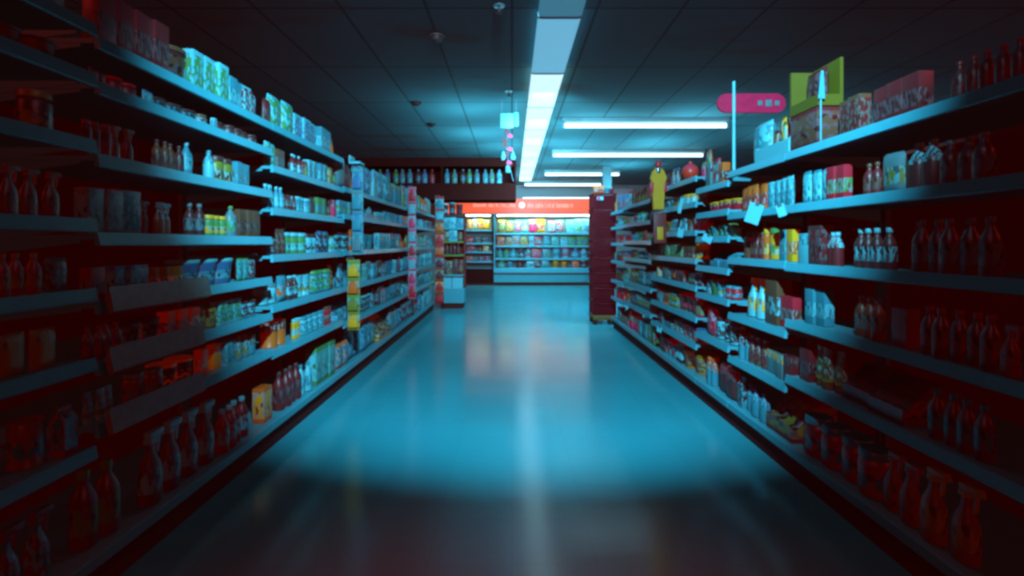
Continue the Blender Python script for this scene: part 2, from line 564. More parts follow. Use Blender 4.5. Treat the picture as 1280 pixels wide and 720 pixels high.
# ------------------------------------------------------------------ shelving bays
def shelving_bay(side, y0, y1, levels, label, depth=.46, top=None, fences=()):
    """One gondola bay: base deck, kick plate, back panel, uprights and shelves with price rails."""
    face = 1 if side < 0 else -1
    xf = XL if side < 0 else XR
    X = lambda d: xf - face * d
    def box(bm, d0, d1, a, b, z0, z1, bev=0):
        return bx(bm, min(X(d0), X(d1)), max(X(d0), X(d1)), a, b, z0, z1, bev)
    t = thing('shelving_bay', label, 'shelving', (xf - face * .25, (y0 + y1) / 2, 0), group='store shelving bays')
    ox, oy = t.location.x, t.location.y
    def add(nm, bm, m, par=None):
        bmesh.ops.translate(bm, verts=bm.verts, vec=(-ox, -oy, 0))
        return obj(nm, bm, m, par or t, smooth=False)
    e = .003
    top = top or levels[-1] + .04
    bm = box(NB(), .02, .50, y0 + e, y1 - e, .112, .148)
    deck = add('base_deck', bm, M_SHELF)
    bm = box(NB(), -.004, .016, y0 + e, y1 - e, .118, .158, .003)
    add('price_rail', bm, M_RAIL, deck)
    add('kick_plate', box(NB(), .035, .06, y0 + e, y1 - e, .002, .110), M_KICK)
    add('back_panel', box(NB(), .50, .515, y0 + e, y1 - e, .02, top), M_BACK)
    for yy in (y0 + .004, y1 - .034):
        bm = box(NB(), .47, .498, yy, yy + .03, .15, top + .02)
        add('upright', bm, M_UPR)
    for i, z in enumerate(levels):
        bm = box(NB(), .014, .468, y0 + e, y1 - e, z - .016, z)
        # folded brackets under each end
        for yy in (y0 + .006, y1 - .012):
            prism(bm, [(X(.46), z - .0165), (X(.06), z - .0165), (X(.06), z - .026), (X(.46), z - .075)], 1, yy, yy + .004)
        sh = add('shelf', bm, M_SHELF)
        bm = NB()
        prism(bm, [(X(.012), z + .006), (X(.002), z + .008), (X(-.006), z - .032), (X(-.002), z - .036), (X(.012), z - .034)], 1, y0 + e, y1 - e)
        add('price_rail', bm, M_RAIL, sh)
        for zi, a, b in fences:
            if zi == i:
                bm = NB()
                prism(bm, [(X(.000), z + .010), (X(-.014), z + .05), (X(-.030), z - .030), (X(-.012), z - .040)], 1, a, b)
                add('shelf_lip', bm, M_LIP, sh)
    return t

M_LIP = plain('grey_label_holder', (.16, .22, .20), .35, var=.35, scale=30)

Y = [.42, 1.63, 2.82, 4.02, 5.22, 6.42, 7.62, 8.82]     # bay joints on the left
LV_B = [.562, .762, .958, 1.177, 1.43, 1.66, 1.805]
LV_C = [.545, .80, 1.08, 1.34, 1.577, 1.806]
LV_D = [.515, .80, 1.085, 1.375, 1.59]
LEFT = [
    ('first left bay', 1.0, Y[1], [.50, .78, 1.0, 1.22, 1.47, 1.68, 1.84]),
    ('second left bay', Y[1], Y[2], LV_B),
    ('third left bay', Y[2], Y[3], LV_C),
    ('fourth left bay', Y[3], Y[4], LV_D),
    ('fifth left bay', Y[4], Y[5], LV_D),
    ('sixth left bay', Y[5], Y[6], [.52, .80, 1.09, 1.38, 1.61]),
    ('seventh left bay', Y[6], Y[7], [.52, .80, 1.09, 1.38, 1.61]),
]
DESC_L = ['dark shelving bay nearest the camera on the left aisle side',
          'second shelving bay on the left, with grey label holders on its lower shelves',
          'third shelving bay on the left, stocked with jars and bottles',
          'fourth shelving bay on the left, with pale bags piled on top',
          'fifth shelving bay on the left, before the spotted pink hanging strip',
          'sixth shelving bay on the left, just past the spotted pink hanging strip',
          'seventh shelving bay on the left, beside the end display rack']
FENCE_B = ((0, 1.66, 2.16), (1, 1.66, 2.16), (2, 1.66, 2.20))
for i, (nm, a, b, lv) in enumerate(LEFT):
    shelving_bay(-1, a, b, lv, DESC_L[i], fences=FENCE_B if i == 1 else ())

def shelf_word(k, n):
    return 'base deck' if k == 0 else f'{ORD[k]} shelf up' if k < n else 'top shelf'

def plan_at(y, *a):
    return (y, *a)

def yx(x, side=-1):
    """Distance along the aisle at which the shelf front shows at pixel column x."""
    return F * abs(XL if side < 0 else XR) / abs(x - 640)

PLANS = {
    ('second left bay', 7): [(1.70, 'carton', 'maroon', 'black', 'band', 4, .9, .8), (yx(258), 'carton', 'pale', 'green', 'panel', 3, .85, .85), (yx(290), 'carton', 'teal', 'pale', 'band', 2, .7, .9)],
    ('second left bay', 6): [(1.66, 'pouch', 'black', 'olive', 'band', 2, .8, .9), (1.92, 'pouch', 'blue', 'pale', 'panel', 2, .8, .7), (yx(276), 'carton', 'pale', 'teal', 'panel', 2, .8, .8)],
    ('second left bay', 5): [(yx(210), 'bottle', 'brown', 'black', 'band', 3, .75, 1), (yx(252), 'jug', 'teal', 'pale', 'band', 1, .7, .8), (yx(275), 'bottle', 'pale', 'teal', 'top', 1, .9, 1), (yx(285), 'jar', 'olive', 'black', 'band', 2, .8, .9), (yx(310), 'carton', 'teal', 'grey', 'band', 3, .8, .7)],
    ('second left bay', 4): [(1.64, 'carton', 'grey', 'pale', 'panel', 2, .85, .9), (yx(178), 'carton', 'pale', 'teal', 'panel', 1, .9, 1.2), (yx(255), 'bottle', 'black', 'grey', 'band', 2, .8, 1), (yx(272), 'jar', 'green', 'yellow', 'band', 3, .55, .8), (yx(312), 'carton', 'brown', 'black', 'band', 3, .8, .8)],
    ('second left bay', 3): [(1.66, 'carton', 'maroon', 'grey', 'band', 1, .7, 1), (1.76, 'carton', 'blue', 'pale', 'panel', 3, .62, 1.0), (yx(310), 'pouch', 'green', 'teal', 'panel', 2, .8, .7)],
    ('second left bay', 2): [(1.66, 'bottle', 'black', 'maroon', 'band', 4, .8, 1), (yx(228), 'carton', 'orange', 'brown', 'band', 3, .92, 1.1), (yx(287), 'carton', 'pale', 'green', 'panel', 3, .9, 1.2)],
    ('second left bay', 1): [(1.66, 'squeeze_tube', 'grey', 'pale', 'band', 3, .8, 1), (yx(268), 'carton', 'orange', 'yellow', 'band', 1, .9, .9), (yx(283), 'carton', 'yellow', 'orange', 'top', 1, .9, 1), (yx(291), 'carton', 'pale', 'teal', 'panel', 2, .85, .9), (yx(312), 'bottle', 'grey', 'olive', 'band', 3, .8, 1)],
    ('second left bay', 0): [(1.9, 'spray_bottle', 'black', 'pale', 'band', 4, .8, 1), (2.25, 'bottle', 'maroon', 'pale', 'band', 4, .6, 1), (2.52, 'jar', 'grey', 'pale', 'panel', 3, .45, 1)],
    ('third left bay', 6): [(2.84, 'pouch', 'maroon', 'black', 'band', 1, .7, .8), (yx(346), 'pouch', 'pale', 'green', 'panel', 2, 1.0, 1.0), (yx(374), 'carton', 'pale', 'blue', 'panel', 3, .75, 1.4), (yx(408), 'carton', 'teal', 'pale', 'band', 2, .8, 1.2)],
    ('third left bay', 5): [(2.83, 'carton', 'brown', 'grey', 'band', 2, .8, .8), (yx(322) + .08, 'snack_bag', 'pale', 'green', 'panel', 2, .9, .7), (yx(375), 'bottle', 'maroon', 'pale', 'band', 3, .85, 1), (yx(395), 'carton', 'pale', 'teal', 'panel', 2, .85, 1), (yx(408), 'carton', 'teal', 'pale', 'band', 2, .9, .8), (yx(421), 'carton', 'olive', 'yellow', 'panel', 1, .9, .9)],
    ('third left bay', 4): [(2.84, 'bottle', 'teal', 'pale', 'band', 5, .85, 1), (yx(383), 'jar', 'teal', 'pale', 'band', 3, .65, 1), (yx(405), 'carton', 'green', 'teal', 'band', 3, .8, .8), (yx(424), 'carton', 'pink', 'maroon', 'top', 1, .85, .9)],
    ('third left bay', 3): [(2.84, 'jar', 'black', 'grey', 'band', 2, .5, 1), (yx(368), 'jar', 'green', 'pale', 'band', 3, .72, 1.1), (yx(395), 'jar', 'pale', 'black', 'band', 2, .7, 1)],
    ('third left bay', 2): [(2.85, 'jar', 'pale', 'grey', 'band', 2, .55, 1.1), (yx(373), 'bottle', 'black', 'pale', 'band', 3, .7, 1), (yx(402), 'jar', 'teal', 'green', 'panel', 3, .75, 1)],
    ('third left bay', 1): [(yx(388), 'jar', 'pale', 'teal', 'panel', 4, .65, 1.2)],
    ('third left bay', 0): [(2.86, 'carton', 'orange', 'yellow', 'panel', 1, .6, 1.0), (3.06, 'bottle', 'maroon', 'black', 'band', 4, .7, 1), (yx(388), 'jug', 'pale', 'teal', 'band', 2, .6, .8), (yx(405), 'carton', 'green', 'pale', 'panel', 3, .8, .9), (yx(425), 'carton', 'red', 'pale', 'top', 2, .85, .9)],
}
PLANS[('fifth left bay', 5)] = [(5.23, 'snack_bag', 'pale', 'teal', 'panel', 2, 1.0, 1.25)]
PLANS[('fourth left bay', 5)] = [(4.40, 'pouch', 'olive', 'orange', 'panel', 1, .55, 1.0), (4.60, 'snack_bag', 'pale', 'blue', 'panel', 2, .9, 1.1)]
PLANS[('sixth left bay', 5)] = [(6.6, 'snack_bag', 'teal', 'pale', 'panel', 3, .9, 1.1)]
for i, (nm, a, b, lv) in enumerate(LEFT):
    n = len(lv)
    for k in range(n + 1):
        z = .158 if k == 0 else lv[k - 1] + .008
        if k == 0:
            z = .1485
            clear = lv[0] - .04 - z
        elif k < n:
            z = lv[k - 1]
            clear = lv[k] - .04 - z
        else:
            z = lv[-1]
            clear = .25
        ya = 1.36 if i == 0 else a + .008
        pal = (PAL_VIGNETTE if i == 0 else PAL_DIM if i in (1, 2) else PAL_PALE)
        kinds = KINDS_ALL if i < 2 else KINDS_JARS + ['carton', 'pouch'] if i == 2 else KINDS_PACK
        if k == n and i >= 3:
            kinds = ['snack_bag', 'roll_pack', 'carton', 'pouch', 'snack_bag']
            clear = .36
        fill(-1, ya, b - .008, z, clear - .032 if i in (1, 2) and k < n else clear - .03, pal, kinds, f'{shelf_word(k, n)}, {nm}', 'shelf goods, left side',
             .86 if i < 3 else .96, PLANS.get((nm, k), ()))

# right-hand side
Yr = [1.10, 2.53, 3.20, 3.76, 4.98, 6.20, 6.98]
RIGHT = [
    ('first right bay', Yr[0], Yr[1], [.497, .772, 1.047, 1.33, 1.59]),
    ('second right bay', Yr[1], Yr[2], [.446, .714, 1.056, 1.33, 1.588]),
    ('third right bay', Yr[2], Yr[3], [.50, .79, .985, 1.19, 1.36, 1.54]),
    ('fourth right bay', Yr[3], Yr[4], [.40, .60, .83, 1.03, 1.24, 1.45, 1.64]),
    ('fifth right bay', Yr[4], Yr[5], [.45, .70, .98, 1.17, 1.37, 1.58]),
    ('sixth right bay', Yr[5], Yr[6], [.43, .66, .92, 1.15, 1.36, 1.56]),
]
DESC_R = ['dark shelving bay nearest the camera on the right aisle side',
          'narrow second shelving bay on the right, with the pale tray on top',
          'narrow third shelving bay on the right, under the pole with the pink sign',
          'fourth shelving bay on the right, with the red ball on top',
          'fifth shelving bay on the right, behind the yellow hanging bag',
          'sixth shelving bay on the right, next to the dark red basket tower']
PLANS_R = {
    ('first right bay', 5): [(1.42, 'bottle', 'black', 'maroon', 'band', 5, .7, 1), (1.75, 'carton', 'maroon', 'black', 'band', 3, .8, 1), (2.05, 'carton', 'brown', 'maroon', 'panel', 4, .85, .9)],
    ('first right bay', 4): [(1.5, 'bottle', 'black', 'grey', 'band', 3, .8, 1.2), (1.66, 'bottle', 'black', 'pale', 'top', 2, .9, 1.2), (yx(1100, 1) - .05, 'pouch', 'grey', 'olive', 'band', 1, .85, 1), (1.98, 'bottle', 'maroon', 'brown', 'band', 2, .7, 1), (yx(1040, 1), 'carton', 'red', 'green', 'band', 2, .8, .7), (yx(1030, 1), 'pouch', 'teal', 'pale', 'panel', 4, .85, .6)],
    ('first right bay', 3): [(1.5, 'bottle', 'black', 'grey', 'band', 5, .85, 1), (1.9, 'bottle', 'black', 'pale', 'band', 4, .75, 1), (2.20, 'bottle', 'maroon', 'pale', 'top', 2, .7, 1), (yx(996, 1), 'carton', 'pale', 'teal', 'top', 1, .7, 1.1)],
    ('first right bay', 2): [(1.5, 'bottle', 'black', 'maroon', 'band', 5, .8, 1), (1.95, 'bottle', 'brown', 'grey', 'band', 3, .8, 1), (2.30, 'carton', 'teal', 'pale', 'band', 2, .8, .8)],
    ('second right bay', 4): [(2.55, 'pouch', 'pale', 'teal', 'panel', 4, .85, .62), (yx(957, 1), 'pouch', 'orange', 'red', 'band', 4, .85, .7), (2.98, 'pouch', 'red', 'olive', 'band', 2, .8, .7)],
    ('second right bay', 3): [(2.56, 'carton', 'yellow', 'orange', 'band', 1, .8, .7), (2.65, 'carton', 'teal', 'grey', 'band', 1, .8, .7), (yx(940, 1), 'bottle', 'maroon', 'brown', 'band', 3, .75, 1)],
    ('second right bay', 2): [(2.56, 'carton', 'red', 'brown', 'band', 2, .6, .8), (yx(940, 1), 'spray_bottle', 'pale', 'yellow', 'band', 2, .85, 1)],
    ('fourth right bay', 0): [(3.85, 'tub', 'yellow', 'olive', 'panel', 2, .8, 1.2)],
}
for i, (nm, a, b, lv) in enumerate(RIGHT):
    shelving_bay(1, a, b, lv, DESC_R[i])
    n = len(lv)
    for k in range(n + 1):
        z = .1485 if k == 0 else lv[k - 1]
        clear = (lv[0] - .04 - z) if k == 0 else (lv[k] - .04 - z) if k < n else (.26 if i else .22)
        ya = 1.40 if i == 0 else a + .008
        yb = b - .008
        if k == n:
            if i == 0:
                yb = 2.28
            elif i == 1:
                continue            # holds the tray, the pouch and the pole by hand
            elif i == 2:
                ya = 3.38
            elif i == 3:
                ya = 4.34
        fill(1, ya, yb, z, clear - .03, PAL_VIGNETTE if i == 0 else PAL_MIX, KINDS_ALL if i < 2 else KINDS_JARS + KINDS_PACK, f'{shelf_word(k, n)}, {nm}',
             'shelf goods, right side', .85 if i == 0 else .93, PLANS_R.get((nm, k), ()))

#@@PART2
# ------------------------------------------------------------------ things on top of the right-hand shelves
# long pale tray along the shelf edge
ZT = 1.588
bm = NB()
bx(bm, 1.375, 1.56, 2.545, 2.90, ZT + .001, ZT + .006)
bx(bm, 1.375, 1.381, 2.545, 2.90, ZT + .006, ZT + .085)
bx(bm, 1.554, 1.56, 2.545, 2.90, ZT + .006, ZT + .10)
bx(bm, 1.381, 1.554, 2.545, 2.551, ZT + .006, ZT + .095)
bx(bm, 1.381, 1.554, 2.894, 2.90, ZT + .006, ZT + .095)
tag(obj('display_tray', bm, M_WHITE, smooth=False), 'long pale open tray on the right top shelf, holding yellow toy packets', 'tray')
for i, (yy, c, a, hh, tl) in enumerate([(2.60, 'yellow', 'blue', .17, .10), (2.67, 'orange', 'olive', .15, -.05), (2.74, 'olive', 'yellow', .20, .12), (2.81, 'yellow', 'maroon', .24, -.12), (2.86, 'maroon', 'olive', .18, .05)]):
    nm = ['bright yellow packet with a blue panel', 'short orange packet', 'tall olive packet', 'tallest yellow packet leaning outwards', 'dark red packet'][i]
    put('pouch', c, a, 'panel', 1.47 + .005 * i, yy, ZT + .008, PI, (.8, .40, hh / .19), f'{nm} standing in the pale tray on the top shelf', 'packets in the pale tray', tl * .5)
put('snack_bag', 'pale', 'teal', 'panel', 1.50, 3.03, ZT + .002, PI, (1.0, 1.0, 1.0), 'big pale bag on the right top shelf, just past the pale tray')
put('snack_bag', 'teal', 'pale', 'panel', 1.60, 3.24, 1.589, PI, (.8, .50, .85), 'slim teal bag beside the big pale bag on the right top shelf')
# display cartons at the joint of the first two bays
put('carton', 'maroon', 'brown', 'panel', 1.437, 2.405, 1.592, PI, (2.0, 2.2, .86), 'dark red printed carton on the right top shelf, under the yellow-green box')
bm = NB()
bx(bm, -.07, .07, -.115, .115, 0, .012)
bx(bm, -.07, .045, .100, .115, .012, .215)
bx(bm, .03, .045, -.115, .100, .012, .215)
bx(bm, -.07, -.060, -.115, .100, .012, .05)
bx(bm, -.060, .03, -.115, -.105, .012, .05)
hb = obj('display_box', bm, plain('box_yellow_green', (.17, .13, .01), .5), loc=(1.437, 2.405, 1.768), smooth=False)
tag(hb, 'open yellow-green display box stacked on the dark red carton', 'box')
put('pouch', 'maroon', 'black', 'panel', 1.430, 2.395, 1.782, PI, (.8, 1.2, .90), 'dark packet standing inside the yellow-green display box')
# slim flag sign on the shelf edge
t = thing('flag_sign', 'slim teal flag sign on a rod, on the edge of the right top shelf', 'sign', (1.375, 2.28, 1.592))
bm = lathe(NB(), [(.02, 0), (.02, .005), (.004, .008), (.004, .30)], 10)
obj('rod', bm, M_SHELF, t)
bm = NB()
prism(bm, [(-.015, .20), (.015, .20), (.008, .325), (-.003, .325)], 1, -.0075, -.0045)
obj('flag', bm, M_SHELF, t, smooth=False)
# pole with the pink oblong sign
t = thing('sign_pole', 'tall pale pole on the right top shelf carrying a pink oblong sign', 'sign', (1.43, 3.30, 1.592))
bm = lathe(NB(), [(.05, 0), (.05, .008), (.011, .012), (.010, .60)], 14)
obj('pole', bm, M_WHITE, t)
bm = NB()
pts = []
for k in range(9):
    a = PI / 2 + PI * k / 8
    pts.append((-.04 + .062 * math.cos(a), .465 + .062 * math.sin(a)))
for k in range(9):
    a = -PI / 2 + PI * k / 8
    pts.append((.28 + .062 * math.cos(a), .465 + .062 * math.sin(a)))
prism(bm, pts, 1, .013, .030)
sg = obj('sign_board', bm, plain('sign_pink', (.85, .012, .085), .5, var=.35, scale=30), t, smooth=False)
bm = NB()
for k, (u, w_, h_) in enumerate([(.16, .03, .016), (.21, .04, .022), (.27, .03, .016)]):
    bx(bm, u, u + w_, .0110, .0128, .465 - h_, .465 + h_, .004)
obj('printed_mark', bm, pig('grey'), sg)
# red ball with pink top
t = thing('toy_ball', 'round red ball with a pink top and nub, on the right-hand shelves', 'ball', (1.40, 4.02, 1.6425))
bm = NB()
prof = [(.065 * math.sin(PI * k / 16), .065 - .065 * math.cos(PI * k / 16)) for k in range(17)]
prof[0] = (.008, 0); prof[-1] = (.008, .13)
me = obj('ball', lathe(bm, prof, 24), plain('ball_red', (.95, .06, .03), .35), t)
bm = lathe(NB(), [(.0655 * math.sin(PI * k / 16), .065 + .0655 * math.cos(PI * k / 16)) for k in range(7, 0, -1)] + [(.012, .133), (.014, .146), (.006, .150)], 24)
obj('pink_top', bm, plain('ball_pink', (.95, .07, .10), .35), t)
# twig toys and tall colourful packs along the top behind the ball
for i, (yy, c, a, h, w_) in enumerate([(4.14, 'green', 'orange', .26, .5), (4.25, 'pink', 'green', .18, .5)]):
    put('pouch', c, a, 'top', 1.60, yy, 1.6425, PI, (.8, w_, h / .19), ['tall green pouch with orange top behind the red ball', 'pink pouch with green top behind the red ball'][i])

# yellow garment-like bag hanging from a hook arm at the joint of the fourth and fifth bays
t = thing('hanging_bag', 'yellow-green hanging bag with red side tabs on the right-hand shelves', 'bag', (1.262, 4.42, 1.44))
bm = NB()
prism(bm, [(-.045, 0), (.045, 0), (.05, .12), (.06, .24), (.072, .27), (.05, .33), (.022, .36), (.012, .31), (-.012, .31), (-.022, .36), (-.05, .33), (-.072, .27), (-.06, .24), (-.05, .12)], 1, -.02, .02)
bmesh.ops.bevel(bm, geom=[e for e in bm.edges if abs(e.verts[0].co.y - e.verts[1].co.y) < 1e-6], offset=.006, segments=2, affect='EDGES')
obj('bag_body', bm, plain('bag_yellow', (.70, .36, .01), .45), t)
for s in (-1, 1):
    bm = bx(NB(), s * .058 - .014, s * .058 + .014, -.026, .026, .15, .235, .008)
    obj('side_tab', bm, pig('red'), t)
bm = tube(NB(), [(0, 0, .325), (0, 0, .37), (.03, 0, .392), (.072, 0, .392)], .004)
obj('hook', bm, M_CHROME, t)
bm = lathe(NB(), [(.004, 0), (.022, .006), (.028, .03), (.020, .055), (.004, .062)], 14, 0, -.0)
bmesh.ops.translate(bm, verts=bm.verts, vec=(0, 0, .36))
obj('red_knob', bm, pig('red'), t)
t = thing('hanging_pack', 'dark red hanging pack with a yellow panel, below the yellow hanging bag', 'pack', (1.275, 4.42, 1.15))
bm = bx(NB(), -.055, .055, -.015, .015, 0, .26, .008)
pk = obj('pack_body', bm, plain('pack_maroon', (.20, .03, .03), .5), t)
bm = bx(NB(), -.026, .026, -.020, -.0155, .03, .14, .0015)
obj('yellow_panel', bm, plain('bag_yellow', None), pk)
bm = tube(NB(), [(.0, 0, .255), (0, 0, .27), (.04, 0, .275), (.06, 0, .275)], .004)
obj('hook', bm, M_CHROME, t)

# shelf talkers on the right: small tilted cards in the price rails
TALK = [(2.80, 1.315, .08, .11, .35, 'large pale card tilted on the second shelf from the top, second right bay'),
        (2.465, 1.310, .04, .06, -.3, 'small pale card hanging at the joint of the first two right bays'),
        (3.45, 1.185, .07, .05, .5, 'pale folded card jutting from the third right bay'),
        (3.98, 1.235, .05, .075, .2, 'pale card hanging below the cross shelf of the fourth right bay'),
        (4.00, 1.45, .03, .13, .25, 'narrow pale upright card in the fourth right bay'),
        (4.55, .385, .05, .05, .2, 'small pale card low on the fourth right bay')]
for yy, zz, w_, h_, tl, lab in TALK:
    t = thing('shelf_talker', lab, 'price card', (1.306, yy, zz - h_ * .5), group='cards on the right price rails')
    t.rotation_euler = (tl, 0, .7)
    bm = bx(NB(), -.0025, -.0005, -w_ / 2, w_ / 2, 0, h_)
    obj('card', bm, M_WHITE, t, smooth=False)
    bm = bx(NB(), -.0045, .0035, -.010, .010, h_ - .012, h_ + .004)
    obj('clip', bm, M_UPR, t, smooth=False)

# ------------------------------------------------------------------ hanging strips on the left
def clip_strip(y, z0, z1, label, col, packs, w=.05):
    """A vertical merchandising strip that juts out at the bay joint, with packets pinned down its length (the packets are things of their own)."""
    x = XL + w / 2 + .012
    t = thing('clip_strip', label, 'hanging strip', (x, y, z0))
    obj('strip', bx(NB(), -w * .5, w * .5, -.0015, .0015, 0, z1 - z0), col, t, smooth=False)
    obj('hook', tube(NB(), [(0, 0, z1 - z0 - .01), (0, 0, z1 - z0 + .015), (-w / 2, 0, z1 - z0 + .015), (-w / 2 - .008, 0, z1 - z0 - .01)], .003), M_CHROME, t)
    n = len(packs)
    h = (z1 - z0 - .02) / n
    for i, (b, a, lab) in enumerate(packs):
        put('hang_pack', b, a, 'panel', x, y - .0045, z0 + .01 + i * h, -PI / 2, (1, w / .09 * .96, min(1.0, (h - .01) / .16)), lab, 'packets on hanging strips')

def packs_on(strip, seq):
    n = len(seq)
    return [(b, a, f'{b} packet with {a} blister, {ORD[i + 1]} from the bottom of the {strip}') for i, (b, a) in enumerate(seq)]

clip_strip(Y[5] + .03, .45, 1.86, 'tall spotted pink hanging strip between the pale shelves', plain('strip_pink', (.60, .30, .38), .5, var=.3, scale=40),
           packs_on('spotted pink strip', [('pink', 'red'), ('pale', 'pink'), ('pink', 'pale'), ('pale', 'red'), ('pink', 'pale'), ('pale', 'pink'), ('red', 'pale'), ('pink', 'red')]), w=.10)
clip_strip(8.72, .12, 1.95, 'red and yellow hanging strip at the far end of the left shelves', plain('strip_red', (.45, .05, .04), .5),
           packs_on('red strip', [('maroon', 'red'), ('yellow', 'red'), ('green', 'maroon'), ('teal', 'maroon'), ('red', 'orange'), ('orange', 'red'), ('green', 'orange'), ('teal', 'pale'), ('pale', 'teal')]), w=.15)
clip_strip(Y[3] + .05, .46, 1.02, 'short yellow-green hanging strip between the third and fourth left bays', plain('strip_olive', (.30, .32, .05), .5),
           packs_on('yellow-green strip', [('olive', 'yellow'), ('green', 'olive'), ('olive', 'orange'), ('green', 'yellow')]), w=.10)
clip_strip(Y[3] + .17, 1.06, 1.76, 'pale blue hanging strip at the start of the fourth left bay', plain('strip_teal', (.10, .40, .45), .5),
           packs_on('pale blue strip', [('teal', 'grey'), ('blue', 'teal'), ('grey', 'teal'), ('teal', 'blue')]), w=.09)
bm = bx(NB(), -.045, .045, -.07, .07, 0, .02, .004)
bx(bm, -.045, -.035, -.07, .07, .02, .07, .003)
tag(obj('hanging_bracket', bm, M_WHITE, loc=(XL + .05, Y[3] + .17, 1.79)), 'pale bracket jutting above the pale blue hanging strip', 'bracket')

# bags heaped on top of the fourth and fifth left bays
for i, (yy, zz, xx, c, a, tl, sc, lab) in enumerate([
        (4.62, 1.62, -1.25, 'pale', 'teal', .35, 1.05, 'bright pale bag leaning out over the edge above the fourth left bay'),]):
    pass

# ------------------------------------------------------------------ end display rack on the left
EX0, EX1, EY0, EY1 = -1.27, -.84, 8.96, 9.36
t = thing('end_display', 'end-of-aisle display rack with pale base and green ledge', 'display rack', ((EX0 + EX1) / 2, (EY0 + EY1) / 2, 0))
def eadd(nm, bm, m, par=None):
    bmesh.ops.translate(bm, verts=bm.verts, vec=(-t.location.x, -t.location.y, 0))
    return obj(nm, bm, m, par or t, smooth=False)
eadd('plinth', bx(NB(), EX0 + .02, EX1 - .03, EY0 + .04, EY1, .002, .10), M_KICK)
eadd('base_cabinet', bx(NB(), EX0, EX1, EY0, EY1, .10, .35, .005), M_SHELF)
eadd('back_panel', bx(NB(), EX0, EX1, EY1 - .02, EY1, .3505, 1.64), M_BACK)
for a in (EX0, EX1 - .015):
    eadd('side_panel', bx(NB(), a, a + .015, EY0 + .18, EY1 - .021, .3505, 1.64), M_BACK)
for z, m in ((.60, M_SHELF), (.95, plain('ledge_green', (.10, .28, .06), .5)), (1.185, plain('ledge_green', None)), (1.42, M_SHELF), (1.645, M_DARK)):
    eadd('shelf', bx(NB(), EX0 + .016, EX1 - .016, EY0, EY1 - .021, z - .03, z, .003), m)
for i, xx in enumerate((-1.245, -1.05)):
    bm = NB()
    x0, x1, y0, y1, z0, z1 = xx, xx + .185, EY0 + .02, EY0 + .16, .352, .545
    bx(bm, x0, x1, y0, y1, z0, z0 + .01); bx(bm, x0, x1, y0, y0 + .008, z0 + .01, z1); bx(bm, x0, x1, y1 - .008, y1, z0 + .01, z1)
    bx(bm, x0, x0 + .008, y0 + .008, y1 - .008, z0 + .01, z1); bx(bm, x1 - .008, x1, y0 + .008, y1 - .008, z0 + .01, z1)
    tag(obj('storage_bin', bm, M_WHITE, smooth=False), ['pale bin on the end display base, next to the left shelves', 'pale bin on the end display base, on the open aisle side'][i], 'bin')
def on_end(z, seq, fr=-PI / 2, what=''):
    x = EX0 + .03
    for (k, c, a, st, w_, h_, lab) in seq:
        parts, lo, hi = shape(k)
        s = w_ / (hi[1] - lo[1])
        put(k, c, a, st, x + w_ / 2, EY0 + .02 + hi[0] * s, z + .0015, fr, (s, s, h_ / hi[2]), lab + what)
        x += w_ + .006
on_end(.60, [('carton', 'maroon', 'black', 'panel', .09, .26, 'dark red carton'), ('carton', 'olive', 'maroon', 'panel', .09, .24, 'olive carton'), ('carton', 'black', 'maroon', 'panel', .09, .27, 'black carton'), ('carton', 'maroon', 'olive', 'band', .09, .26, 'dark red carton with an olive band')], what=', lowest ledge of the end display')
on_end(.95, [('bottle', 'maroon', 'black', 'band', .06, .19, 'dark red bottle beside the rack side'), ('bottle', 'brown', 'black', 'band', .06, .19, 'brown bottle'), ('bottle', 'black', 'maroon', 'band', .06, .19, 'black bottle'), ('bottle', 'maroon', 'brown', 'top', .06, .19, 'dark red bottle with a brown cap'), ('bottle', 'black', 'brown', 'band', .06, .19, 'black bottle with a brown cap')], what=', second ledge of the end display')
on_end(1.185, [('carton', 'olive', 'brown', 'panel', .13, .17, 'olive carton'), ('carton', 'pale', 'teal', 'panel', .14, .19, 'pale carton'), ('carton', 'brown', 'olive', 'band', .08, .16, 'brown carton')], what=', green middle ledge of the end display')
on_end(1.42, [('carton', 'teal', 'pale', 'top', .12, .18, 'teal carton'), ('carton', 'pale', 'teal', 'band', .13, .185, 'pale carton with a teal band'), ('carton', 'teal', 'blue', 'band', .12, .17, 'teal carton with a blue band')], what=', top ledge of the end display')
on_end(1.645, [('tub', 'black', 'pale', 'band', .12, .20, 'black tub with a pale lid'), ('tub', 'black', 'teal', 'band', .12, .22, 'black tub with a teal lid'), ('tub', 'black', 'maroon', 'band', .12, .19, 'black tub with a dark red lid')], what=', on top of the end display')

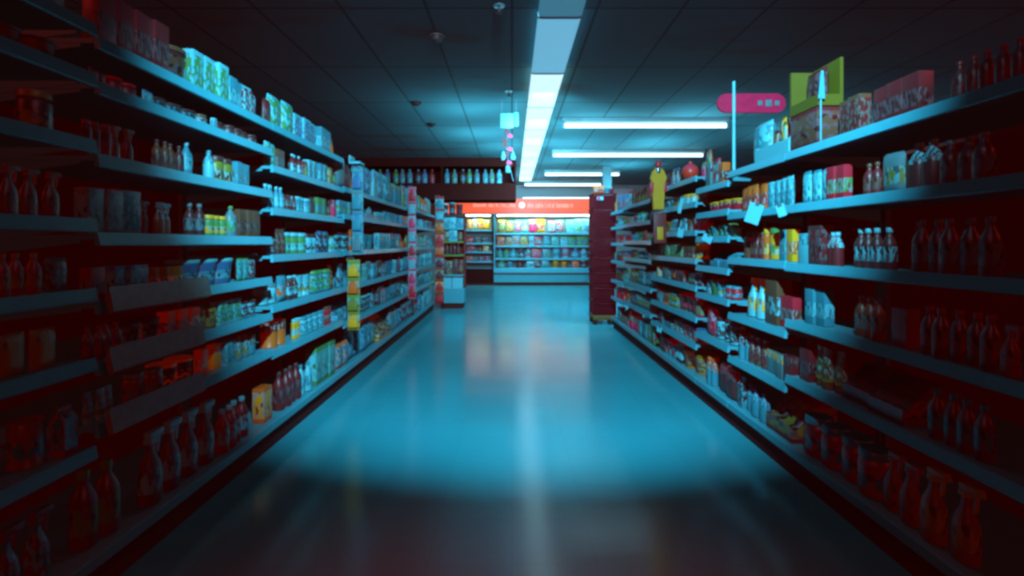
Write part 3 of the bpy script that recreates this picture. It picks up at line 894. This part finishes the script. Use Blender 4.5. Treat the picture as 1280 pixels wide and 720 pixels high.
# ------------------------------------------------------------------ tower of dark red baskets on the right
TX, TY = 1.305, 7.40
M_BASK = plain('basket_red', (.17, .004, .012), .55, var=.2, spec=.2)
base = thing('basket_stand', 'low olive wooden stand under the dark red basket tower', 'stand', (TX, TY, 0))
obj('board', bx(NB(), -.165, .165, -.21, .21, .07, .135, .006), plain('stand_olive', (.20, .14, .03), .6), base)
for a in (-1, 1):
    for b in (-1, 1):
        obj('leg', bx(NB(), a * .13 - .025, a * .13 + .025, b * .17 - .025, b * .17 + .025, 0, .0695), M_KICK, base)
def basket(h):
    bm = NB()
    w, d = .165, .205
    bx(bm, -w + .012, w - .012, -d + .012, d - .012, .002, .010)
    # rim
    for s in (-1, 1):
        bx(bm, -w, w, s * d - .006, s * d + .006, h - .022, h - .002)
        bx(bm, s * w - .006, s * w + .006, -d + .006, d - .006, h - .022, h - .002)
    # slatted walls: uprights and one mid band
    for s in (-1, 1):
        for k in range(12):
            u = -w + .012 + k * (2 * w - .024) / 11
            bx(bm, u - .006, u + .006, s * (d - .006) - .003, s * (d - .006) + .003, .010, h - .022)
        for k in range(14):
            u = -d + .014 + k * (2 * d - .028) / 13
            bx(bm, s * (w - .006) - .003, s * (w - .006) + .003, u - .006, u + .006, .010, h - .022)
        for zz in (.06, .12):
            bx(bm, -w + .008, w - .008, s * (d - .012) - .004, s * (d - .012) + .004, zz, zz + .012)
            bx(bm, s * (w - .012) - .004, s * (w - .012) + .004, -d + .016, d - .016, zz, zz + .012)
    # solid inner liner so that the stack reads as a dark mass
    bx(bm, -w + .020, w - .020, -d + .020, d - .020, .010, .016)
    for s in (-1, 1):
        bx(bm, -w + .022, w - .022, s * (d - .022) - .002, s * (d - .022) + .002, .012, h - .03)
        bx(bm, s * (w - .022) - .002, s * (w - .022) + .002, -d + .026, d - .026, .012, h - .03)
    return bm
hb = .215
bme = None
for i in range(8):
    z = .136 + i * hb
    if bme is None:
        o = obj('basket', basket(hb), M_BASK, smooth=False)
        bme = o.data
    else:
        o = bpy.data.objects.new('basket', bme)
        C.objects.link(o)
    o.location = (TX, TY, z)
    tag(o, 'dark red slatted basket, ' + ('lowest' if i == 0 else 'topmost' if i == 7 else ORD[i + 1] + ' from the floor') + ' in the basket tower', 'basket', 'stacked dark red baskets')
    hd = obj('handle', tube(NB(), [(-.150, -.194, hb - .028), (-.150, -.22, hb - .05), (0, -.224, hb - .06), (.150, -.22, hb - .05), (.150, -.194, hb - .028)], .005), M_BASK, o)
ZB = .136 + 8 * hb
put('carton', 'orange', 'red', 'band', 1.235, 7.32, ZB + .002, -PI / 2, (2.0, 1.5, .55), 'orange carton on top of the dark red basket tower')
put('tub', 'pale', 'teal', 'band', 1.355, 7.27, ZB + .002, -PI / 2, (.8, .8, .7), 'small pale tub on the basket tower, beside the orange carton')
put('tub', 'pink', 'red', 'band', 1.42, 7.36, ZB + .002, -PI / 2, (.8, .8, .7), 'small pink tub with red lid on the basket tower')
bm = bx(NB(), -.045, .045, -.002, .002, 0, .05)
c_ = obj('price_card', bm, pig('pale'), loc=(1.235, 7.17, 1.755), smooth=False)
tag(c_, 'small pale card hung on the front of the topmost dark red basket', 'price card')
obj('pink_panel', bx(NB(), -.040, .0, -.004, -.0021, .006, .044), pig('pink'), c_, smooth=False)

# ------------------------------------------------------------------ refrigerated cases at the far end
CY = 13.9
M_CASE = plain('case_enamel', (.06, .42, .50), .4)
M_SIGN = plain('header_sign', (.3, .04, .02), .5, emit=(.95, .13, .055), estr=1.0)
M_SIGN2 = plain('header_print', (.3, .15, .12), .5, emit=(1.0, .56, .46), estr=1.0)
M_DOT = plain('header_dot', (.3, .3, .3), .5, emit=(1.0, .85, .9), estr=1.0)
M_CLAMP = plain('case_lamp', (.9, .95, .95), .4, emit=(.75, .97, 1.0), estr=2.2)
M_INNER = plain('case_inner', (.20, .45, .45), .6)

def case(x0, x1, label, shelves, dark_front):
    t = thing('refrigerated_case', label, 'refrigerator', ((x0 + x1) / 2, CY + .4, 0), group='refrigerated cases on the back wall')
    ox, oy = t.location.x, t.location.y
    def add(nm, bm, m, par=None):
        bmesh.ops.translate(bm, verts=bm.verts, vec=(-ox, -oy, 0))
        return obj(nm, bm, m, par or t, smooth=False)
    e = .004
    x0 += e; x1 -= e
    add('kick_plate', bx(NB(), x0, x1, CY + .06, CY + .10, .002, .085), M_KICK)
    fr = add('front_panel', bx(NB(), x0, x1, CY, CY + .05, .086, .30 if not dark_front else .46, .006), M_CASE if not dark_front else M_BULK)
    if not dark_front:
        add('bumper', bx(NB(), x0, x1, CY - .03, CY + .05, .301, .345, .01), M_DARK)
        add('lip', bx(NB(), x0, x1, CY - .01, CY + .05, .346, .472, .01), M_RAIL)
    add('deck', bx(NB(), x0 + .04, x1 - .04, CY + .051, CY + .70, .44, .4745), M_CASE)
    add('back_panel', bx(NB(), x0 + .04, x1 - .04, CY + .70, CY + .74, .10, 1.92), M_INNER)
    for a in (x0, x1 - .038):
        add('side_panel', bx(NB(), a, a + .038, CY + .052, CY + .75, .09, 1.92), M_CASE if not dark_front else M_BULK)
    for z in shelves:
        sh = add('shelf', bx(NB(), x0 + .04, x1 - .04, CY + .14, CY + .695, z - .025, z), M_CASE)
        add('price_rail', bx(NB(), x0 + .04, x1 - .04, CY + .125, CY + .139, z - .045, z + .005, .003), M_RAIL, sh)
    add('canopy', bx(NB(), x0, x1, CY + .06, CY + .75, 1.925, 1.96), M_CASE)
    lp = add('canopy_lamp', bx(NB(), x0 + .08, x1 - .08, CY + .09, CY + .12, 1.893, 1.9245, .006), M_CLAMP)
    return t

ZS = (.74, 1.085, 1.43)
case(-1.35, -.50, 'refrigerated case with a dark lower front, behind the end display rack', (.66, .92, 1.16, 1.52), True)
case(-.50, 2.30, 'wide refrigerated case under the glowing orange-red sign', ZS, False)
# illuminated header over both cases
t = thing('header_sign', 'glowing orange-red sign over the refrigerated cases with a white dot', 'sign', (.4, CY + .05, 1.965))
obj('sign_box', bx(NB(), -2.3, 1.9, -.02, .14, 0, .40, .01), M_SIGN, t, smooth=False)
obj('white_dot', (lambda b: (lathe(b, [(.085, 0), (.085, .01)], 24), bmesh.ops.rotate(b, verts=b.verts, matrix=Matrix.Rotation(PI / 2, 3, 'X')), bmesh.ops.translate(b, verts=b.verts, vec=(-.13, -.0205, .22)), b)[-1])(NB()), M_DOT, t)
def scribble(x0, x1, z, h, seed):
    """A line of small rounded letter-like marks: the writing on the sign is too blurred to read."""
    rr = random.Random(seed)
    bm = NB()
    x = x0
    while x < x1:
        w_ = rr.uniform(.03, .055)
        hh = h * rr.choice([.7, .7, 1.0, .75, 1.0])
        bx(bm, x, x + .012, -.026, -.021, z, z + hh)
        if rr.random() < .7:
            bx(bm, x + w_ - .012, x + w_, -.026, -.021, z, z + h * .7)
            bx(bm, x + .012, x + w_ - .012, -.026, -.021, z + h * .7 - .013, z + h * .7)
        if rr.random() < .5:
            bx(bm, x + .012, x + w_ - .012, -.026, -.021, z, z + .013)
        x += w_ + (.016 if rr.random() < .85 else .06)
    return bm
obj('lettering', scribble(-1.45, -.32, .17, .10, 3), M_SIGN2, t, smooth=False)
obj('lettering', scribble(.02, 1.25, .15, .14, 8), M_SIGN2, t, smooth=False)
obj('cornice_lamp', bx(NB(), -.10, 1.9, .0, .06, .405, .435, .008), plain('tube_white', (.9, .95, .95), .4, emit=(.60, .92, 1.0), estr=1.6), t)

FR = [   # row z, height, [(x pixel from, to, kind, body, accent, style)]
    (1.43, .40, [(622, 632, 'snack_bag', 'yellow', 'green', 'panel'), (632, 642, 'snack_bag', 'green', 'yellow', 'panel'), (643, 652, 'snack_bag', 'pale', 'pink', 'panel'), (652, 661, 'snack_bag', 'pale', 'yellow', 'band'),
                 (661, 671, 'snack_bag', 'pink', 'yellow', 'top'), (671, 682, 'snack_bag', 'yellow', 'red', 'band'), (685, 695, 'snack_bag', 'pink', 'pale', 'panel'), (695, 705, 'snack_bag', 'pale', 'red', 'panel'),
                 (708, 718, 'carton', 'pale', 'teal', 'band'), (718, 727, 'carton', 'pale', 'green', 'panel'), (727, 736, 'carton', 'pale', 'blue', 'panel')]),
    (1.085, .27, [(621, 631, 'carton', 'orange', 'red', 'band'), (632, 640, 'carton', 'green', 'orange', 'panel'), (640, 650, 'carton', 'pale', 'orange', 'panel'), (650, 660, 'carton', 'olive', 'yellow', 'panel'),
                  (661, 668, 'carton', 'pale', 'red', 'band'), (668, 678, 'carton', 'red', 'pale', 'band'), (679, 688, 'carton', 'teal', 'pale', 'band'), (689, 699, 'carton', 'green', 'pale', 'panel'),
                  (700, 710, 'carton', 'pale', 'green', 'top'), (710, 720, 'carton', 'green', 'teal', 'band'), (721, 735, 'carton', 'green', 'blue', 'band')]),
    (.74, .28, [(621, 629, 'bottle', 'teal', 'green', 'band'), (629, 637, 'bottle', 'green', 'teal', 'band'), (637, 646, 'bottle', 'teal', 'pale', 'band'), (647, 656, 'bottle', 'black', 'pale', 'band'),
                (657, 664, 'bottle', 'pale', 'red', 'band'), (664, 677, 'carton', 'red', 'pink', 'band'), (678, 688, 'carton', 'teal', 'olive', 'band'), (690, 702, 'tub', 'pale', 'blue', 'band'),
                (702, 713, 'tub', 'pale', 'pink', 'band'), (715, 725, 'bottle', 'blue', 'pale', 'band'), (726, 735, 'bottle', 'pale', 'blue', 'band')]),
    (.4745, .21, [(622, 632, 'bottle', 'green', 'pale', 'band'), (633, 642, 'bottle', 'teal', 'black', 'band'), (645, 655, 'bottle', 'black', 'maroon', 'band'), (658, 668, 'carton', 'pale', 'maroon', 'band'),
                  (668, 676, 'carton', 'maroon', 'pale', 'band'), (677, 687, 'carton', 'teal', 'green', 'band'), (690, 700, 'tub', 'yellow', 'olive', 'band'), (701, 710, 'tub', 'yellow', 'orange', 'band'),
                  (715, 724, 'carton', 'orange', 'red', 'band'), (725, 735, 'tub', 'maroon', 'pale', 'band')]),
]
FRL = [
    (1.52, .30, [(584, 590, 'snack_bag', 'orange', 'yellow', 'panel'), (590, 597, 'snack_bag', 'pale', 'yellow', 'panel'), (597, 604, 'snack_bag', 'yellow', 'orange', 'band'), (604, 613, 'snack_bag', 'yellow', 'green', 'top')]),
    (1.16, .17, [(583, 591, 'carton', 'red', 'orange', 'band'), (592, 600, 'tub', 'pale', 'orange', 'band'), (601, 610, 'tub', 'pale', 'red', 'band')]),
    (.92, .18, [(583, 593, 'carton', 'red', 'maroon', 'band'), (597, 603, 'bottle', 'brown', 'orange', 'band'), (604, 611, 'carton', 'yellow', 'pale', 'band')]),
    (.66, .13, [(583, 591, 'carton', 'orange', 'red', 'panel'), (598, 604, 'tub', 'pale', 'pink', 'band'), (605, 612, 'tub', 'pink', 'pale', 'band')]),
]
rows = ['top', 'second', 'third', 'bottom']
for tbl, cs in ((FR, 'wide refrigerated case'), (FRL, 'dark-fronted case')):
    for ri, (z, h, seq) in enumerate(tbl):
        for (p0, p1, k, b, a, st) in seq:
            x0, x1 = (p0 - 640) / F * (CY + .15), (p1 - 640) / F * (CY + .15)
            parts, lo, hi = shape(k)
            w_ = (x1 - x0) * .95
            s = w_ / (hi[1] - lo[1])
            d = min(s, .5 / (hi[0] - lo[0]), 1.8)
            b_, s_, wd = describe(k, b, a, st)
            lab = f'{b_} {s_}{" " + wd if wd else ""}, {rows[ri]} row of the {cs}'
            assert lab not in USED, lab
            USED.add(lab)
            put(k, b, a, st, (x0 + x1) / 2, CY + .17 + hi[0] * d, z + .002, -PI / 2, (d, s, h * R.uniform(.86, 1.0) / hi[2]), lab, 'goods in the refrigerated cases')

# bottles on the bulkhead ledge
x = -2.75
i = 0
BK = [('teal', 'grey'), ('grey', 'green'), ('blue', 'grey'), ('green', 'teal'), ('grey', 'teal'), ('black', 'teal'), ('maroon', 'red')]
cnt = {}
row = []
while x < -.12:
    b, a = BK[i % 5] if i % 6 else BK[5]
    if i in (8, 9):
        b, a = BK[6]
    row.append((x, b, a))
    x += .128 + .02 * ((i * 7) % 3)
    i += 1
row = [q for q in row if not any(abs(q[0] + .02 - dv) < .085 for dv in (-1.4, -2.9))]
for i, (x, b, a) in enumerate(row):
    if i == len(row) - 1:
        b, a = 'pale', 'blue'
    k = (b, a)
    cnt[k] = cnt.get(k, 0) + 1
    tot = sum(1 for j, q in enumerate(row[:-1]) if (q[1], q[2]) == k) + (1 if i == len(row) - 1 else 0)
    nth = 'only' if tot == 1 else ORD[cnt[k]]
    put('bottle', b, a, 'band', x, 10.18, 2.332, -PI / 2, (1.6, 1.6, 1.3), f'{nth} {b} bottle with {a} cap from the left on the ledge under the ceiling', 'bottles on the high ledge')

# ------------------------------------------------------------------ things on the ceiling
ZC = 2.83
t = thing('ceiling_dangler', 'pale hanging sign with a dark pink garland, beside the ceiling lights', 'hanging sign', (-.02, 6.0, 1.88))
for s in (-.10, .07):
    obj('wire', lathe(NB(), [(.002, .80), (.002, .949)], 6, s, 0), M_CHROME, t)
obj('sign_plate', bx(NB(), -.115, .035, -.004, .004, .62, .79, .002), plain('sign_clear', (.25, .70, .78), .3), t)
obj('sign_plate', bx(NB(), .042, .095, -.004, .004, .64, .80, .002), M_WHITE, t)
rg = random.Random(5)
for k in range(9):
    z = .58 - k * .052
    bm = NB()
    a = rg.uniform(-.6, .6)
    u = -.04 + .04 * math.sin(k * 1.9)
    prism(bm, [(-.035, -.018), (0, -.028), (.035, -.018), (.028, .018), (0, .026), (-.028, .018)], 1, -.006, .006)
    bmesh.ops.rotate(bm, verts=bm.verts, matrix=Matrix.Rotation(a, 3, 'Y'))
    bmesh.ops.translate(bm, verts=bm.verts, vec=(u, .002 * (k % 2), z))
    obj('pennant', bm, pig('pink') if k % 3 == 1 else pig('maroon'), t, smooth=False)
for k, (u, z) in enumerate([(-.085, .25), (.03, .25), (-.03, .10)]):
    obj('tassel', lathe(NB(), [(.006, z + .10), (.026, z + .06), (.030, z), (.010, z - .01)], 10, u, .01), M_WHITE, t)
obj('cord', tube(NB(), [(-.03, .012, .62), (-.045, .014, .40), (-.02, .014, .2), (.02, .014, .06), (.035, .014, .0)], .004), M_WHITE, t)

def sprinkler(x, y, label):
    t = thing('sprinkler_head', label, 'sprinkler', (x, y, ZC - .001), group='ceiling sprinkler heads')
    obj('escutcheon', lathe(NB(), [(.015, -.012), (.04, -.004), (.042, 0)], 16), M_CHROME, t)
    obj('deflector', lathe(NB(), [(.024, -.052), (.026, -.049), (.006, -.046), (.007, -.0125)], 14), M_DARK, t)
def smoke(x, y, label):
    t = thing('smoke_detector', label, 'smoke detector', (x, y, ZC - .001), group='ceiling detectors')
    obj('base_ring', lathe(NB(), [(.062, -.014), (.066, -.010), (.066, 0)], 22), M_DARK, t)
    obj('sensor_dome', lathe(NB(), [(.018, -.046), (.036, -.038), (.046, -.022), (.048, -.0145)], 22), M_DARK, t)
sprinkler((624 - 640) / F * 3.62, 3.62, 'sprinkler head at the top of the frame beside the ceiling lights')
sprinkler((636 - 640) / F * 5.66, 5.66, 'sprinkler head just before the pale hanging sign')
smoke((546 - 640) / F * 4.15, 4.15, 'dark round detector on the near ceiling, over the left shelves')
smoke((520 - 640) / F * 6.1, 6.1, 'dark round detector on the ceiling, middle one of the row')
smoke((539 - 640) / F * 7.2, 7.2, 'dark round detector on the ceiling nearest the bulkhead')

# ------------------------------------------------------------------ ceiling lights
def lamp_mat(name, col, s):
    m, nt, b = nodes_of(name)
    b.inputs['Base Color'].default_value = (.6, .7, .72, 1)
    b.inputs['Emission Color'].default_value = (*col, 1)
    b.inputs['Emission Strength'].default_value = s
    return m
L_ON = lamp_mat('diffuser_on', (.58, .90, 1.0), LAMP_ON)
L_TUBE = lamp_mat('tube_on', (.58, .90, 1.0), 3.0)
L_MID = lamp_mat('diffuser_mid', (.13, .50, .75), .80)  # second diffuser: vignette darkening put into its emission
L_LOW = lamp_mat('diffuser_low', (.02, .26, .40), .55)  # nearest diffuser: stronger vignette darkening put into its emission
M_HOUS = plain('lamp_housing', (.30, .58, .62), .5)
SX, SZ = .34, 2.75
ys = [2.43 + 1.2 * k for k in range(9)]
for k, y0 in enumerate(ys):
    y1 = y0 + 1.2
    t = thing('strip_light', ['dim teal ceiling light, closest to the camera in the lit line', 'half-bright blue ceiling light, second in the line'][k] if k < 2 else
              f'bright white ceiling light, {ORD[k - 1]} bright one along the line' if k < 8 else 'last bright ceiling light at the far end of the line',
              'ceiling light', (SX, (y0 + y1) / 2, SZ), group='line of ceiling lights')
    obj('housing', bx(NB(), -.09, .09, -.598, .598, .035, ZC - SZ - .001, .004), M_HOUS, t, smooth=False)
    bm = NB()
    prism(bm, [(-.155, .030), (-.150, .004), (-.12, 0), (.12, 0), (.150, .004), (.155, .030)], 1, -.585, .585)
    obj('diffuser', bm, L_LOW if k == 0 else L_MID if k == 1 else L_ON, t, smooth=False)
    for s in (-1, 1):
        bm = NB()
        a, b = sorted((s * .586, s * .598))
        prism(bm, [(-.160, .034), (-.156, .0), (-.12, -.005), (.12, -.005), (.156, .0), (.160, .034)], 1, a, b)
        obj('end_plate', bm, M_HOUS, t, smooth=False)
    if k >= 2:
        L = bpy.data.lights.new('strip_lamp', 'AREA')
        L.shape = 'RECTANGLE'
        L.size, L.size_y = .24, 1.1
        L.energy = E_STRIP * (1 if k < 5 else .6 if k < 7 else .3)
        L.color = CYAN
        lo_ = bpy.data.objects.new('strip_lamp', L)
        C.objects.link(lo_)
        lo_.location = (0, 0, -.008)
        lo_.rotation_euler = (math.radians(TILT), 0, 0)
        L.spread = math.radians(115)
        lo_.parent = t
# added uplights with no fitting, in place of light spilled on the ceiling
for x, y, e in UPL:
    L = bpy.data.lights.new('spill_lamp', 'AREA')
    L.shape = 'DISK'
    L.size = .5
    L.energy = e * .5
    L.color = CYAN
    o = bpy.data.objects.new('spill_lamp', L)
    C.objects.link(o)
    o.location = (x, y, 2.2)
    o.rotation_euler = (PI, 0, 0)
# added spotlight out of view, lights the aisle but leaves frame edges dark
L = bpy.data.lights.new('aisle_lamp', 'SPOT')
L.energy = E_NEAR
L.color = CYAN
L.spot_size = math.radians(SPOT)
L.spot_blend = BLEND
L.shadow_soft_size = .02
o = bpy.data.objects.new('aisle_lamp', L)
C.objects.link(o)
o.location = (.15, 0.0, 2.80)
o.rotation_euler = (math.radians(90 - AIM), 0, 0)
o.scale = (1.2, 1, 1)
TR = [(703, 910, 157, 'ceiling tube light over the right aisle, first across'), (690, 880, 194, 'ceiling tube light over the right aisle, second across'),
      (680, 775, 218, 'short ceiling tube light across, third beyond the right shelves'), (655, 752, 231, 'low tube light across, just above the sign')]
for i, (p0, p1, py, lab) in enumerate(TR):
    d = F * (2.73 - EYE) / (304 - py)
    x0, x1 = (p0 - 640) / F * d, (p1 - 640) / F * d
    t = thing('tube_light', lab, 'ceiling light', ((x0 + x1) / 2, d, 2.73), group='tube lights across the aisle')
    w_ = (x1 - x0) / 2
    obj('housing', bx(NB(), -w_, w_, -.05, .05, .045, ZC - 2.73 - .001, .004), M_HOUS, t, smooth=False)
    bm = NB()
    lathe(bm, [(.030, -w_ + .03), (.030, w_ - .03)], 14)
    bmesh.ops.rotate(bm, verts=bm.verts, matrix=Matrix.Rotation(PI / 2, 3, 'Y'))
    obj('tube', bm, L_TUBE, t)
    for s in (-1, 1):
        a, b = sorted((s * (w_ - .029), s * w_))
        obj('end_cap', bx(NB(), a, b, -.034, .034, -.034, .0445, .004), M_HOUS, t, smooth=False)
    L = bpy.data.lights.new('tube_lamp', 'AREA')
    L.shape = 'RECTANGLE'
    L.size, L.size_y = x1 - x0 - .1, .05
    L.energy = E_TUBE[i]
    L.spread = math.radians(100)
    L.color = CYAN
    lo_ = bpy.data.objects.new('tube_lamp', L)
    C.objects.link(lo_)
    lo_.location = (0, 0, -.036)
    lo_.parent = t

# poster on the back wall
t = thing('wall_poster', 'pale poster with a pink spot on the back wall, beside the pillar', 'poster', (3.05, 14.735, 2.42))
pb = obj('sheet', bx(NB(), -.42, .42, -.012, .0, -.32, .30), plain('poster_pale', (.45, .72, .78), .5, var=.3, scale=5), t, smooth=False)
obj('printed_spot', lathe(NB(), [(.09, -.02), (.09, -.0125)], 18, 0, 0), pig('pink'), pb)
pb.children[0].rotation_euler = (PI / 2, 0, 0)
pb.children[0].location = (-.2, -.0335, .0)
pb.children[0].location.y = -.0335 + .02 - .0

# light in the cold cases
for x, w_ in ((-.92, .7), (.9, 2.6)):
    L = bpy.data.lights.new('case_lamp', 'AREA')
    L.shape = 'RECTANGLE'
    L.size, L.size_y = w_, .05
    L.energy = E_CASE * w_
    L.color = (.80, 1.0, .92)
    o = bpy.data.objects.new('case_lamp', L)
    C.objects.link(o)
    o.location = (x, CY + .03, 1.90)
    o.rotation_euler = (math.radians(25), 0, 0)

# added shadowless red fill, no real source, tinting the unlit areas
for rot, e in (((62, 0, -50), 1), ((62, 0, 50), 1), ((150, 0, 0), .8)):
    L = bpy.data.lights.new('red_glow', 'SUN')
    L.energy = E_RED * e
    L.color = (1, .06, .048)
    L.use_shadow = False
    L.angle = .02
    o = bpy.data.objects.new('red_glow', L)
    C.objects.link(o)
    o.rotation_euler = tuple(math.radians(v) for v in rot)
L = bpy.data.lights.new('red_floor_lamp', 'SPOT')  # added red spot without a fitting, tints the near floor
L.energy = E_RFLOOR
L.color = (1, .012, .008)
L.spot_size = math.radians(78)
L.spot_blend = .9
L.shadow_soft_size = .3
o = bpy.data.objects.new('red_floor_lamp', L)
C.objects.link(o)
o.location = (0, 1.1, 2.0)

w = bpy.data.worlds.new('World')
bpy.context.scene.world = w
w.use_nodes = True
w.node_tree.nodes['Background'].inputs[0].default_value = (.02, .002, .0015, 1)
w.node_tree.nodes['Background'].inputs[1].default_value = .3

cam = bpy.data.cameras.new('camera')
cam.sensor_width = 36
cam.lens = F / 1280 * 36
cam.shift_y = -56 / 1280
cam.clip_start = .05
co = bpy.data.objects.new('camera', cam)
C.objects.link(co)
co.location = (0, 0, EYE)
co.rotation_euler = (PI / 2, 0, 0)
sc = bpy.context.scene
sc.camera = co
sc.view_settings.view_transform = 'Standard'
sc.view_settings.look = 'None'
sc.view_settings.gamma = 1
sc.view_settings.exposure = 0
sc.cycles.use_denoising = True
sc.cycles.max_bounces = 6
sc.cycles.diffuse_bounces = DB
sc.cycles.filter_width = 3.2
